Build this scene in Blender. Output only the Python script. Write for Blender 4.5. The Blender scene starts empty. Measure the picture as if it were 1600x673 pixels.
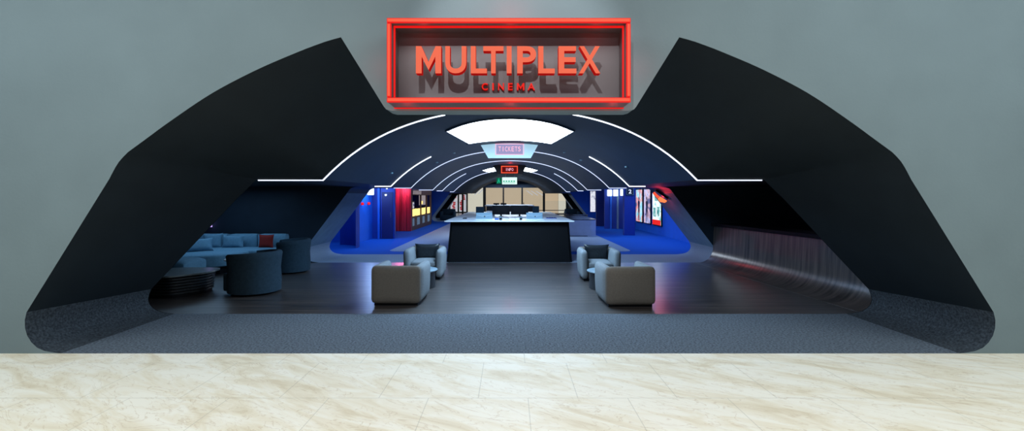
import bpy, bmesh, math, random
from mathutils import Vector, Matrix
random.seed(7)
PI = math.pi
sc = bpy.context.scene
COL = sc.collection
H = 1.9            # eye height

# ------------------------------------------------------------------ materials
def new_mat(name):
    m = bpy.data.materials.new(name); m.use_nodes = True
    nt = m.node_tree
    return m, nt, nt.nodes['Principled BSDF']

def L(nt, a, b): nt.links.new(a, b)

def mat(name, col, rough=.6, metal=0, var=.12, scale=6, bump=0, bscale=60, spec=.5, stretch=(1, 1, 1)):
    m, nt, p = new_mat(name)
    tc = nt.nodes.new('ShaderNodeTexCoord'); mp = nt.nodes.new('ShaderNodeMapping')
    mp.inputs['Scale'].default_value = stretch
    L(nt, tc.outputs['Object'], mp.inputs['Vector'])
    n = nt.nodes.new('ShaderNodeTexNoise'); n.inputs['Scale'].default_value = scale
    n.inputs['Detail'].default_value = 4
    L(nt, mp.outputs[0], n.inputs['Vector'])
    r = nt.nodes.new('ShaderNodeValToRGB')
    r.color_ramp.elements[0].position = .3; r.color_ramp.elements[1].position = .7
    r.color_ramp.elements[0].color = tuple(c * (1 - var) for c in col) + (1,)
    r.color_ramp.elements[1].color = tuple(min(1, c * (1 + var)) for c in col) + (1,)
    L(nt, n.outputs[0], r.inputs[0]); L(nt, r.outputs[0], p.inputs['Base Color'])
    p.inputs['Roughness'].default_value = rough; p.inputs['Metallic'].default_value = metal
    p.inputs['Specular IOR Level'].default_value = spec
    if bump:
        n2 = nt.nodes.new('ShaderNodeTexNoise'); n2.inputs['Scale'].default_value = bscale
        L(nt, tc.outputs['Object'], n2.inputs['Vector'])
        b = nt.nodes.new('ShaderNodeBump'); b.inputs['Strength'].default_value = bump
        b.inputs['Distance'].default_value = .02
        L(nt, n2.outputs[0], b.inputs['Height']); L(nt, b.outputs[0], p.inputs['Normal'])
    return m

def emit(name, col, s, base=(.02, .02, .02)):
    m, nt, p = new_mat(name)
    p.inputs['Base Color'].default_value = base + (1,)
    p.inputs['Emission Color'].default_value = tuple(col) + (1,)
    p.inputs['Emission Strength'].default_value = s
    p.inputs['Roughness'].default_value = .8; p.inputs['Specular IOR Level'].default_value = .05
    return m

def srgb(r, g, b):
    f = lambda c: (c / 255 / 12.92) if c / 255 <= .04045 else ((c / 255 + .055) / 1.055) ** 2.4
    return (f(r), f(g), f(b))

def mat_tile():
    m, nt, p = new_mat('beige_marble_tile')
    tc = nt.nodes.new('ShaderNodeTexCoord')
    mp = nt.nodes.new('ShaderNodeMapping'); mp.inputs['Scale'].default_value = (.7, 2.3, 1)
    mr = nt.nodes.new('ShaderNodeMapping'); mr.inputs['Rotation'].default_value = (0, 0, .50)
    L(nt, tc.outputs['Object'], mr.inputs[0]); L(nt, mr.outputs[0], mp.inputs[0])
    n = nt.nodes.new('ShaderNodeTexNoise'); n.inputs['Scale'].default_value = 1.3; n.inputs['Detail'].default_value = 9
    n.inputs['Roughness'].default_value = .62; n.inputs['Distortion'].default_value = 1.3
    L(nt, mp.outputs[0], n.inputs[0])
    r = nt.nodes.new('ShaderNodeValToRGB'); e = r.color_ramp.elements
    e[0].position = .33; e[0].color = (.76, .65, .47, 1); e[1].position = .56; e[1].color = (.95, .89, .76, 1)
    x = e.new(.44); x.color = (.88, .79, .62, 1)
    L(nt, n.outputs[0], r.inputs[0])
    # thin veins
    n2 = nt.nodes.new('ShaderNodeTexNoise'); n2.inputs['Scale'].default_value = 2.2; n2.inputs['Detail'].default_value = 6
    n2.inputs['Distortion'].default_value = 2.2
    L(nt, mp.outputs[0], n2.inputs[0])
    r2 = nt.nodes.new('ShaderNodeValToRGB'); e = r2.color_ramp.elements
    e[0].position = .485; e[0].color = (0, 0, 0, 1); e[1].position = .5; e[1].color = (.45, .45, .45, 1)
    y = e.new(.515); y.color = (0, 0, 0, 1)
    L(nt, n2.outputs[0], r2.inputs[0])
    mx = nt.nodes.new('ShaderNodeMixRGB'); mx.inputs[2].default_value = (.55, .40, .24, 1)
    L(nt, r2.outputs[0], mx.inputs[0]); L(nt, r.outputs[0], mx.inputs[1])
    br = nt.nodes.new('ShaderNodeTexBrick'); br.inputs['Scale'].default_value = 1
    br.inputs['Brick Width'].default_value = .94; br.inputs['Row Height'].default_value = .94
    br.offset = .5
    br.inputs['Mortar Size'].default_value = .004
    mp2 = nt.nodes.new('ShaderNodeMapping'); mp2.inputs['Location'].default_value = (.30, .23, 0)
    L(nt, tc.outputs['Object'], mp2.inputs[0]); L(nt, mp2.outputs[0], br.inputs['Vector'])
    mx2 = nt.nodes.new('ShaderNodeMixRGB'); mx2.inputs[2].default_value = (.36, .32, .25, 1)
    sc_ = nt.nodes.new('ShaderNodeMath'); sc_.operation = 'MULTIPLY'; sc_.inputs[1].default_value = .38
    L(nt, br.outputs['Fac'], sc_.inputs[0]); L(nt, sc_.outputs[0], mx2.inputs[0]); L(nt, mx.outputs[0], mx2.inputs[1])
    L(nt, mx2.outputs[0], p.inputs['Base Color'])
    p.inputs['Roughness'].default_value = .62
    p.inputs['Specular IOR Level'].default_value = .35
    return m

def mat_wood(name, c0, c1, along='X', rough=.33, planks=True):
    m, nt, p = new_mat(name)
    tc = nt.nodes.new('ShaderNodeTexCoord'); mp = nt.nodes.new('ShaderNodeMapping')
    mp.inputs['Scale'].default_value = (.7, 14, 14) if along == 'X' else (.8, 14, .8)
    L(nt, tc.outputs['Object'], mp.inputs[0])
    n = nt.nodes.new('ShaderNodeTexNoise'); n.inputs['Scale'].default_value = 1.0; n.inputs['Detail'].default_value = 6
    L(nt, mp.outputs[0], n.inputs[0])
    r = nt.nodes.new('ShaderNodeValToRGB')
    r.color_ramp.elements[0].position = .35; r.color_ramp.elements[1].position = .68
    r.color_ramp.elements[0].color = c0 + (1,); r.color_ramp.elements[1].color = c1 + (1,)
    L(nt, n.outputs[0], r.inputs[0])
    out = r.outputs[0]
    if planks:
        br = nt.nodes.new('ShaderNodeTexBrick'); br.inputs['Scale'].default_value = 1
        br.inputs['Brick Width'].default_value = 1.9; br.inputs['Row Height'].default_value = .16
        br.inputs['Mortar Size'].default_value = .003
        br.inputs['Color1'].default_value = (1.15, 1.1, 1.05, 1); br.inputs['Color2'].default_value = (.6, .62, .66, 1)
        br.inputs['Mortar'].default_value = (.2, .2, .2, 1)
        L(nt, tc.outputs['Object'], br.inputs['Vector'])
        mx = nt.nodes.new('ShaderNodeMixRGB'); mx.blend_type = 'MULTIPLY'; mx.inputs[0].default_value = 1
        L(nt, out, mx.inputs[1]); L(nt, br.outputs['Color'], mx.inputs[2]); out = mx.outputs[0]
    L(nt, out, p.inputs['Base Color'])
    b = nt.nodes.new('ShaderNodeBump'); b.inputs['Strength'].default_value = .12; b.inputs['Distance'].default_value = .01
    L(nt, n.outputs[0], b.inputs['Height']); L(nt, b.outputs[0], p.inputs['Normal'])
    p.inputs['Roughness'].default_value = rough; p.inputs['Specular IOR Level'].default_value = .9; p.inputs['Coat Weight'].default_value = .9; p.inputs['Coat Roughness'].default_value = .27
    return m

def mat_slats(name, c0, c1, freq=9):
    m, nt, p = new_mat(name)
    tc = nt.nodes.new('ShaderNodeTexCoord'); mp = nt.nodes.new('ShaderNodeMapping')
    mp.inputs['Scale'].default_value = (1, 1, .02)
    L(nt, tc.outputs['Object'], mp.inputs[0])
    w = nt.nodes.new('ShaderNodeTexNoise'); w.inputs['Scale'].default_value = freq; w.inputs['Detail'].default_value = 3
    L(nt, mp.outputs[0], w.inputs[0])
    r = nt.nodes.new('ShaderNodeValToRGB'); r.color_ramp.elements[0].position = .4; r.color_ramp.elements[1].position = .6
    r.color_ramp.elements[0].color = c0 + (1,); r.color_ramp.elements[1].color = c1 + (1,)
    L(nt, w.outputs[0], r.inputs[0]); L(nt, r.outputs[0], p.inputs['Base Color'])
    p.inputs['Roughness'].default_value = .5
    return m

def mat_picture(name, cols, seed, strength=1.0, scale=3.0):
    """a back-lit poster sheet: soft patches of colour"""
    m, nt, p = new_mat(name)
    tc = nt.nodes.new('ShaderNodeTexCoord'); mp = nt.nodes.new('ShaderNodeMapping')
    mp.inputs['Location'].default_value = (seed * 3.1, seed * 1.7, seed * .9)
    L(nt, tc.outputs['Object'], mp.inputs[0])
    n = nt.nodes.new('ShaderNodeTexNoise'); n.inputs['Scale'].default_value = scale; n.inputs['Detail'].default_value = 3
    n.inputs['Distortion'].default_value = .8
    L(nt, mp.outputs[0], n.inputs[0])
    r = nt.nodes.new('ShaderNodeValToRGB'); e = r.color_ramp.elements
    k = len(cols)
    e[0].position = .32; e[0].color = cols[0] + (1,); e[1].position = .68; e[1].color = cols[-1] + (1,)
    for i in range(1, k - 1):
        x = e.new(.32 + .36 * i / (k - 1)); x.color = cols[i] + (1,)
    L(nt, n.outputs[0], r.inputs[0])
    L(nt, r.outputs[0], p.inputs['Emission Color']); p.inputs['Emission Strength'].default_value = strength
    p.inputs['Base Color'].default_value = (.02, .02, .02, 1)
    return m

M = {}
M['wall'] = mat('grey_teal_plaster', (.185, .245, .27), .8, var=.05, scale=1.2, bump=.05, bscale=30)
M['tongue'] = M['wall']
M['dark'] = mat('charcoal_paint', (.010, .016, .021), .62, var=.10, scale=3, spec=.25)
M['soff'] = mat('navy_ceiling_paint', (.009, .023, .056), .55, var=.12, scale=2, spec=.3)
M['carpet'] = mat('speckled_grey_carpet', (.112, .135, .165), .95, var=.55, scale=38, bump=.4, bscale=120, spec=.1)
M['carpet_shade'] = mat('speckled_carpet_shaded', (.045, .055, .066), .95, var=.5, scale=38, bump=.4, bscale=120, spec=.1)  # darker carpet copy, wall shadow on the side wraps put into colour
M['carpet2'] = mat('grey_blue_carpet', (.24, .31, .41), .95, var=.15, scale=60, spec=.1)
M['portal'] = mat('slate_paint', (.15, .235, .33), .7, var=.1, scale=4, spec=.3)
M['slate_lit'] = mat('slate_paint_lit', (.30, .38, .46), .7, var=.08, scale=4)  # brighter copy of the slate, makes up for missing light at the far bands
M['niche'] = mat('dark_navy_paint', (.012, .022, .036), .7, var=.1, scale=3, spec=.2)
M['black'] = mat('black_paint', (.004, .005, .008), .6, var=.2, scale=5, spec=.2)
M['counterblack'] = mat('black_laminate', (.002, .003, .005), .6, var=.1, scale=5, spec=.12)
M['blackg'] = mat('black_gloss', (.006, .007, .010), .22, var=.2, scale=5)
M['tile'] = mat_tile()
M['wood'] = mat_wood('dark_walnut_planks', (.014, .013, .014), (.085, .066, .058), rough=.5)
M['woodv'] = mat_wood('walnut_veneer', (.010, .008, .008), (.105, .078, .068), along='Y', rough=.38, planks=False)
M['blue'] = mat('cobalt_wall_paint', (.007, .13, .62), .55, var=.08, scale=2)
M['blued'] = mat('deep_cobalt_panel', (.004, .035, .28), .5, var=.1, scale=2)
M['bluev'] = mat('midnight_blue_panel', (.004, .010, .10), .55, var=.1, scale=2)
M['bluef'] = mat('cobalt_carpet', (.006, .085, .42), .95, var=.15, scale=50, spec=.1)
M['taupe'] = mat('taupe_wool', (.135, .122, .108), .95, var=.08, scale=40, bump=.25, bscale=220, spec=.15)
M['taupe2'] = mat('pale_grey_wool', (.19, .215, .235), .95, var=.08, scale=40, bump=.25, bscale=220, spec=.15)
M['leather'] = mat('black_leather', (.014, .020, .026), .32, var=.2, scale=20, bump=.3, bscale=25)
M['velvet'] = mat('blue_velvet', (.13, .27, .38), .9, var=.1, scale=20, spec=.2)
M['velvetd'] = mat('dusty_blue_velvet', (.022, .046, .070), .9, var=.12, scale=20, spec=.2)
M['redfab'] = mat('dark_red_fabric', (.20, .008, .006), .9, var=.1, scale=30)
M['tabletop'] = mat('blue_grey_table_lacquer', (.20, .28, .34), .28, var=.1, scale=8)
M['tablestone'] = mat('smoked_stone_table', (.10, .12, .125), .25, var=.3, scale=5)
M['white'] = mat('white_laminate', (.80, .88, .92), .25, var=.03, scale=5)
M['pale'] = mat('pale_grey_laminate', (.36, .40, .50), .5, var=.05, scale=5)
M['plastic'] = mat('pale_blue_plastic', (.17, .30, .37), .35, var=.05, scale=8)
M['paper'] = mat('white_paper', (.85, .82, .84), .8, var=.03, scale=5)
M['metal'] = mat('brushed_metal', (.35, .35, .36), .3, metal=.9, var=.05)
M['panel'] = mat('sign_backing_grey', (.115, .11, .118), .6, var=.08, scale=2)
M['signside'] = mat('red_acrylic_side', (.30, .006, .004), .3, var=.1)
M['red'] = emit('neon_red_face', (1, .15, .065), .88)
M['redhot'] = emit('neon_red_tube', (1, .10, .045), 1.05)
M['redline'] = emit('red_glow_line', (.85, .005, .004), 1.0)
M['redside'] = emit('red_letter_side', (.50, .003, .002), .5, (.25, .008, .008))
M['redsm'] = emit('small_red_letter', (.95, .02, .012), .9)
M['led'] = emit('led_white', (.80, .88, 1), 2.2)
M['led2'] = emit('led_white_far', (.62, .72, 1), 1.3)
M['sky'] = emit('luminous_ceiling', (.80, .92, 1), 8.0)
M['lamp'] = emit('lamp_white', (.70, .86, 1), 2.5)
M['pinkneon'] = emit('pink_neon', (1, .50, .68), 1.1)
M['ticket'] = emit('panel_lit_sign_board', (.42, .68, .85), .8, (.25, .4, .5))  # board glows in place of light falling from the ceiling panel
M['lilac'] = emit('lilac_sign_field', (.42, .40, .72), .8)
M['darkred'] = emit('dark_red_field', (.10, .002, .002), 1)
M['green'] = emit('exit_green', (.003, .10, .05), 1)
M['greenb'] = emit('exit_green_bright', (.01, .45, .25), 1)
M['exitw'] = emit('exit_white', (.75, 1, .95), 1.1)
M['yellow'] = emit('warm_display', (1, .72, .22), 1.6)
M['beige'] = emit('lit_beige_wall', (.50, .385, .26), .8, (.5, .42, .3))  # mall walls glow, standing in for the lighting on them
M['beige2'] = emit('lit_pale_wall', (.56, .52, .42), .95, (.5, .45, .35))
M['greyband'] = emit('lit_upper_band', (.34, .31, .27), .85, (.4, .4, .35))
M['shopw'] = emit('shop_light', (.62, .62, .66), .8)
M['shopr'] = emit('shop_red', (.40, .008, .015), .9)
M['mallf'] = mat('pale_polished_floor', (.55, .56, .56), .25, var=.05)
M['frame'] = mat('dark_bronze_metal', (.02, .018, .017), .4, metal=.5)
M['maroon'] = mat_slats('maroon_slats', (.16, .008, .018), (.50, .04, .08), 10)
M['brown'] = mat('brown_wood_shopfront', (.085, .040, .022), .5, var=.3, scale=3, stretch=(1, 1, 8))
M['menu'] = emit('menu_board', (.36, .31, .33), .8)
M['bluewin'] = emit('cooler_window', (.10, .16, .26), .8)
M['violet'] = emit('violet_glow', (.55, .40, 1), 1.2)
def mat_glass():
    m, nt, p = new_mat('clear_glass')
    p.inputs['Base Color'].default_value = (.9, .95, 1, 1)
    p.inputs['Transmission Weight'].default_value = 1
    p.inputs['Roughness'].default_value = 0.0; p.inputs['IOR'].default_value = 1.1
    return m
M['glass'] = mat_glass()

# ------------------------------------------------------------------ mesh helpers
def link(name, bm, m, parent=None, smooth=None, loc=None):
    bmesh.ops.recalc_face_normals(bm, faces=bm.faces)
    me = bpy.data.meshes.new(name); bm.to_mesh(me); bm.free()
    for x in (m if isinstance(m, (list, tuple)) else [m]): me.materials.append(x)
    if smooth is not None:
        me.shade_smooth(); me.set_sharp_from_angle(angle=math.radians(smooth))
    o = bpy.data.objects.new(name, me); COL.objects.link(o)
    if parent: o.parent = parent
    if loc: o.location = loc
    return o

def tag(o, label, cat, group=None, kind=None):
    o['label'] = label; o['category'] = cat
    if group: o['group'] = group
    if kind: o['kind'] = kind
    return o

def thing(name, label, cat, loc=(0, 0, 0), rz=0, group=None):
    o = bpy.data.objects.new(name, None); COL.objects.link(o)
    o.location = loc; o.rotation_euler = (0, 0, rz); o.empty_display_size = .2
    return tag(o, label, cat, group)

def struct(name, bm, m, smooth=None, parent=None):
    o = link(name, bm, m, parent, smooth)
    if not parent: o['kind'] = 'structure'
    return o

def dup(root, label, loc=None, rz=None):
    r = root.copy(); COL.objects.link(r)
    if loc is not None: r.location = loc
    if rz is not None: r.rotation_euler = (0, 0, rz)
    r['label'] = label
    for ch in list(root.children):
        c = ch.copy(); COL.objects.link(c); c.parent = r
        for g in list(ch.children):
            d = g.copy(); COL.objects.link(d); d.parent = c
    return r

def box(bm, x0, x1, y0, y1, z0, z1, bev=0, seg=3):
    r = bmesh.ops.create_cube(bm, size=1)
    vs = r['verts']
    for v in vs:
        v.co = Vector(((x0 + x1) / 2 + v.co.x * (x1 - x0), (y0 + y1) / 2 + v.co.y * (y1 - y0), (z0 + z1) / 2 + v.co.z * (z1 - z0)))
    if bev:
        es = list({e for v in vs for e in v.link_edges})
        bmesh.ops.bevel(bm, geom=es, offset=bev, segments=seg, profile=.5, affect='EDGES')
    return bm

def B(*a, **k): return box(bmesh.new(), *a, **k)

from mathutils.geometry import tessellate_polygon
def poly(bm, pts):
    f = bm.faces.new([bm.verts.new(p) for p in pts]); return f
def clean(pts):
    out = []
    for p in pts:
        if not out or math.dist(p, out[-1]) > 1e-4: out.append(p)
    if math.dist(out[0], out[-1]) < 1e-4: out.pop()
    return out
def tess(bm, pts):
    pts = clean([tuple(p) for p in pts]); vs = [bm.verts.new(p) for p in pts]
    for t in tessellate_polygon([[Vector(p) for p in pts]]):
        try: bm.faces.new([vs[i] for i in t])
        except ValueError: pass

def prism(bm, pts2, y0, y1, plane='XZ'):
    """extrude a 2-D polygon; XZ: pts (x,z) between y0,y1; XY: pts (x,y) between z0,z1"""
    mk = (lambda p, t: (p[0], t, p[1])) if plane == 'XZ' else ((lambda p, t: (p[0], p[1], t)) if plane == 'XY' else (lambda p, t: (t, p[0], p[1])))
    pts2 = clean(pts2)
    a = [bm.verts.new(mk(p, y0)) for p in pts2]; b = [bm.verts.new(mk(p, y1)) for p in pts2]
    n = len(pts2)
    for i in range(n): bm.faces.new([a[i], a[(i + 1) % n], b[(i + 1) % n], b[i]])
    if n < 5:
        bm.faces.new(a[::-1]); bm.faces.new(b)
    else:
        for t in tessellate_polygon([[Vector(mk(p, y0)) for p in pts2]]):
            bm.faces.new([a[i] for i in t]); bm.faces.new([b[i] for i in t])
    return bm

def lathe(bm, prof, n=32, cx=0, cy=0, sx=1, sy=1):
    rings = []
    for r, z in prof:
        rings.append([bm.verts.new((cx + sx * r * math.cos(2 * PI * i / n), cy + sy * r * math.sin(2 * PI * i / n), z)) for i in range(n)])
    for a, b in zip(rings, rings[1:]):
        for i in range(n): bm.faces.new([a[i], a[(i + 1) % n], b[(i + 1) % n], b[i]])
    bm.faces.new(rings[0][::-1]); bm.faces.new(rings[-1])
    return bm

def sweep(bm, secs, closed_sec=True, caps=True):
    rings = [[bm.verts.new(p) for p in s] for s in secs]
    n = len(rings[0])
    for a, b in zip(rings, rings[1:]):
        for i in range(n if closed_sec else n - 1):
            bm.faces.new([a[i], a[(i + 1) % n], b[(i + 1) % n], b[i]])
    if closed_sec and caps:
        bm.faces.new(rings[0][::-1]); bm.faces.new(rings[-1])
    return bm

def resample(pts, n):
    ds = [0]
    for a, b in zip(pts, pts[1:]): ds.append(ds[-1] + math.dist(a, b))
    out = []; j = 0
    for i in range(n + 1):
        t = ds[-1] * i / n
        while j < len(ds) - 2 and ds[j + 1] < t: j += 1
        u = (t - ds[j]) / max(1e-9, ds[j + 1] - ds[j])
        u = max(0, min(1, u))
        out.append((pts[j][0] + (pts[j + 1][0] - pts[j][0]) * u, pts[j][1] + (pts[j + 1][1] - pts[j][1]) * u))
    return out

def catmull(pts, k=6):
    P = [pts[0]] + list(pts) + [pts[-1]]
    out = []
    for i in range(1, len(P) - 2):
        p0, p1, p2, p3 = P[i - 1], P[i], P[i + 1], P[i + 2]
        for s in range(k):
            t = s / k
            out.append(tuple(.5 * (2 * p1[c] + (p2[c] - p0[c]) * t + (2 * p0[c] - 5 * p1[c] + 4 * p2[c] - p3[c]) * t * t + (3 * p1[c] - p0[c] - 3 * p2[c] + p3[c]) * t ** 3) for c in (0, 1)))
    out.append(P[-2]); return out

def vz(x):
    return H + 1.433 - (.0766 * x * x + .00513 * x ** 4)
SPR = 3.05
ZS = vz(SPR)       # spring height of the vault, about 2.18
vault_half = [(-SPR + SPR * i / 24, vz(-SPR + SPR * i / 24)) for i in range(25)]

# tunnel profiles, left half, from floor to apex
def profile(fl, fillet, slant_top, rnd, top, n=(8, 8, 12, 5, 44)):
    segs = {'fillet': resample(catmull([fl] + fillet, 5), n[1]),
            'slant': resample([fillet[-1], slant_top], n[2]),
            'top': resample(catmull([slant_top] + rnd, 5), n[3])[:-1] + resample(top, n[4])}
    return segs
OUT = profile((-5.45, 0), [(-5.70, .05), (-5.84, .19), (-5.885, .36), (-5.86, .50)], (-4.86, 2.11), [(-4.75, 2.31), (-4.63, 2.44)],
              catmull([(-4.63, 2.44), (-4.37, 2.63), (-4.18, 2.77), (-3.76, 3.06), (-3.44, 3.25), (-3.02, 3.46), (-2.66, 3.615), (-2.37, 3.73), (-2.05, 3.83), (-1.2, 4.02), (0, 4.13)], 5))
INN = profile((-5.45, 0), [(-5.70, .04), (-5.84, .14), (-5.87, .25), (-5.82, .40)], (-4.43, 1.87), [(-4.24, 2.05), (-4.12, ZS)],
              [(-4.12, ZS), (-SPR, ZS)] + vault_half[1:])
POR = profile((-5.50, 0), [(-5.76, .04), (-5.91, .14), (-5.95, .27), (-5.90, .42)], (-4.70, 2.0), [(-4.60, 2.13), (-4.46, ZS)],
              [(-4.46, ZS), (-SPR, ZS)] + vault_half[1:])

def loft_piece(stations, seg, side):
    """stations: list of (profile, Y). side -1 left, +1 right (mirrored), 0 both halves joined over the top"""
    bm = bmesh.new(); rings = []
    for pr, y in stations:
        pts = pr[seg]
        if side == 0: line = [(x, y, z) for x, z in pts] + [(-x, y, z) for x, z in pts[-2::-1]]
        else: line = [(x * -side, y, z) for x, z in pts]
        rings.append(line)
    sweep(bm, rings, closed_sec=False)
    return bm

def interp(A, Bp, t):
    return {k: [(a[0] + (b[0] - a[0]) * t, a[1] + (b[1] - a[1]) * t) for a, b in zip(A[k], Bp[k])] for k in A}

def section(tag_, st, m_wall, m_top, m_floor, fl_x):
    for s, nm in ((-1, 'left'), (1, 'right')):
        struct('wall_%s_%s' % (nm, tag_), loft_piece(st, 'slant', s), m_wall, 40)
        struct('trim_%s_%s' % (nm, tag_), loft_piece(st, 'fillet', s), M['carpet_shade'] if m_floor is M['carpet'] else m_floor, 60)
    struct('ceiling_' + tag_, loft_piece(st, 'top', 0), m_top, 28)
    bm = bmesh.new()
    rings = [[(-fl_x, y, 0), (fl_x, y, 0)] for _, y in st]
    sweep(bm, rings, closed_sec=False)
    struct('floor_' + tag_, bm, m_floor)

Y0, Y1, Y2, Y3, Y4, Y5, Y6, Y7 = 5.74, 7.68, 13.65, 15.6, 36.0, 37.8, 42.0, 44.0
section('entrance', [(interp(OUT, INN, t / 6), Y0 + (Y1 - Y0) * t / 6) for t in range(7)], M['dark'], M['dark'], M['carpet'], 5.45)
section('portal', [(POR, Y2), (POR, (Y2 + Y3) / 2), (POR, Y3)], M['portal'], M['soff'], M['carpet2'], 5.50)
section('far_portal', [(POR, Y4), (POR, Y5)], M['slate_lit'], M['niche'], M['carpet2'], 5.50)
section('far_end', [(interp(POR, OUT, t / 4), Y6 + (Y7 - Y6) * t / 4) for t in range(5)], M['slate_lit'], M['black'], M['carpet2'], 5.45)

# soffits with vault over the lounge, the blue hall and the far niches
def vault(name, y0, y1, xe, m, z_up=None):
    half = [(-xe, ZS), (-SPR, ZS)] + vault_half[1:]
    if z_up: half = [(-xe, z_up)] + half
    bm = bmesh.new()
    line = lambda y: [(x, y, z) for x, z in half] + [(-x, y, z) for x, z in half[-2::-1]]
    sweep(bm, [line(y0), line(y1)], closed_sec=False)
    struct(name, bm, m, 28)
vault('ceiling_lounge', Y1, Y2, 4.3, M['soff'])
vault('ceiling_hall', Y3, 26.0, 3.62, M['soff'], 2.75)
vault('ceiling_hall_far', 26.0, Y4, 3.62, M['niche'], 2.75)
vault('ceiling_far', Y5, Y6, 4.46, M['black'])
for s, nm in ((-1, 'left'), (1, 'right')):
    bm = bmesh.new(); poly(bm, [(s * 4.1, Y1, ZS + .01), (s * 10.6, Y1, ZS + .01), (s * 10.6, Y2, ZS + .01), (s * 4.46, Y2, ZS + .01)]); struct('ceiling_niche_' + nm, bm, M['black'])
    bm = bmesh.new(); poly(bm, [(s * 3.6, Y3, 2.75), (s * 9.5, Y3, 2.75), (s * 9.5, Y4, 2.75), (s * 3.6, Y4, 2.75)]); struct('ceiling_aisle_' + nm, bm, M['bluev'])
    # planes that close the tunnel sections, cut to the tunnel outline
    def closer(name, pr, y, m, xo, zt):
        out = [(x, z) for x, z in pr['fillet'] + pr['slant'][1:]]
        rn = [p for p in pr['top'] if p[0] < -SPR - .6 and p[1] < ZS + .01]
        pts = out + rn[1:]
        pts = [(-x * s, z) for x, z in pts]
        last = pts[-1]
        pts += [(last[0], zt), (s * xo, zt), (s * xo, 0)]
        bm = bmesh.new(); tess(bm, [(x, y, z) for x, z in pts]); struct(name, bm, m)
    closer('wall_niche_front_' + nm, INN, Y1 + .01, M['black'], 10.6, ZS + .01)
    closer('wall_niche_back_' + nm, POR, Y2 - .002, M['niche'], 10.6, ZS + .01)
    closer('wall_hall_front_' + nm, POR, Y3 + .002, M['blue'], 9.5, 2.75)
    closer('wall_hall_back_' + nm, POR, Y4 - .002, M['blue'] if s > 0 else M['blue'], 9.5, 2.75)
    closer('wall_far_niche_front_' + nm, POR, Y5 + .002, M['black'], 8.5, ZS)
    closer('wall_far_niche_back_' + nm, POR, Y6 - .002, M['black'], 8.5, ZS)
    struct('wall_niche_side_' + nm, B(s * 10.6, s * 10.7, Y1, Y2, 0, 2.2), M['niche'])
    struct('wall_far_niche_side_' + nm, B(s * 7.0, s * 7.1, Y5, Y6, 0, 2.2), M['black'])
    bm = bmesh.new(); poly(bm, [(s * 4.4, Y5, ZS), (s * 7.1, Y5, ZS), (s * 7.1, Y6, ZS), (s * 4.4, Y6, ZS)]); struct('ceiling_far_niche_' + nm, bm, M['black'])

# floors
def slab(name, x0, x1, y0, y1, z, m):
    struct(name, B(x0, x1, y0, y1, z - .06, z), m)
slab('floor_lobby', -16, 16, -5, Y0, 0, M['tile'])
slab('floor_lounge', -10.6, 10.6, Y1, Y2, 0, M['wood'])
slab('floor_hall', -9.5, 9.5, Y3, Y4, 0, M['bluef'])
slab('floor_far', -7.1, 7.1, Y5, Y6, 0, M['carpet2'])
slab('floor_mall', -16, 16, Y7, 56, 0, M['mallf'])
# grey carpet runner with rounded near corners
pts = []
for k in range(7):
    a = PI + PI / 2 * k / 6; pts.append((-4.24 + .35 + .35 * math.cos(a), 16.4 + .35 + .35 * math.sin(a)))
pts = pts + [(-x, y) for x, y in pts[::-1]] + [(4.24, 35.9), (-4.24, 35.9)]
struct('floor_hall_runner', prism(bmesh.new(), pts, 0.001, .006, 'XY'), M['carpet2'])

# ---------------------------------------------------------------- front wall with its cut-out
LP = OUT['fillet'] + OUT['slant'][1:]
arch = [p for p in OUT['top'][1:] if p[0] < -2.06] + [(-2.05, 3.83)]
tong = [(-1.53, 2.99), (-1.50, 2.955), (-1.44, 2.94)]
left = LP + arch + tong
right = [(-x, z) for x, z in left[::-1]]
outline = [(-16, 0)] + left + right + [(16, 0), (16, 6.4), (-16, 6.4)]
bm = bmesh.new(); tess(bm, [(x, Y0, z) for x, z in outline])
struct('wall_front', bm, M['wall'])
# the hanging tongue is a thick panel
tp = [(-2.05, 3.83)] + tong + [(-x, z) for x, z in tong[::-1]] + [(2.05, 3.83)]
tp = [(x * .998, z + .002) for x, z in tp]
struct('wall_tongue', prism(bmesh.new(), tp, Y0 + .004, Y0 + .30), M['wall'])

# ---------------------------------------------------------------- text
def text_bm(ch, w, h, depth, weight=0.0):
    if ch == 'M':
        q = .19 + weight * 2
        return prism(bmesh.new(), [(0, 0), (q * w, 0), (q * w, .62 * h), (.5 * w, .12 * h), ((1 - q) * w, .62 * h), ((1 - q) * w, 0), (w, 0), (w, h), ((1 - q * .95) * w, h), (.5 * w, .42 * h), (q * .95 * w, h), (0, h)], 0, depth)
    cu = bpy.data.curves.new('t', 'FONT'); cu.body = ch; cu.size = 1; cu.offset = weight
    cu.extrude = .5; cu.resolution_u = 6
    o = bpy.data.objects.new('t', cu); COL.objects.link(o)
    bpy.context.view_layer.update()
    me = bpy.data.meshes.new_from_object(o.evaluated_get(bpy.context.evaluated_depsgraph_get()))
    bm = bmesh.new(); bm.from_mesh(me)
    bpy.data.objects.remove(o); bpy.data.meshes.remove(me)
    xs = [v.co.x for v in bm.verts]; ys = [v.co.y for v in bm.verts]
    x0, x1, y0, y1 = min(xs), max(xs), min(ys), max(ys)
    for v in bm.verts:   # to the XZ plane: front at y=0, back at y=depth
        v.co = Vector(((v.co.x - x0) / (x1 - x0) * w, (.5 - v.co.z) * depth, (v.co.y - y0) / (y1 - y0) * h))
    return bm

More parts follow.
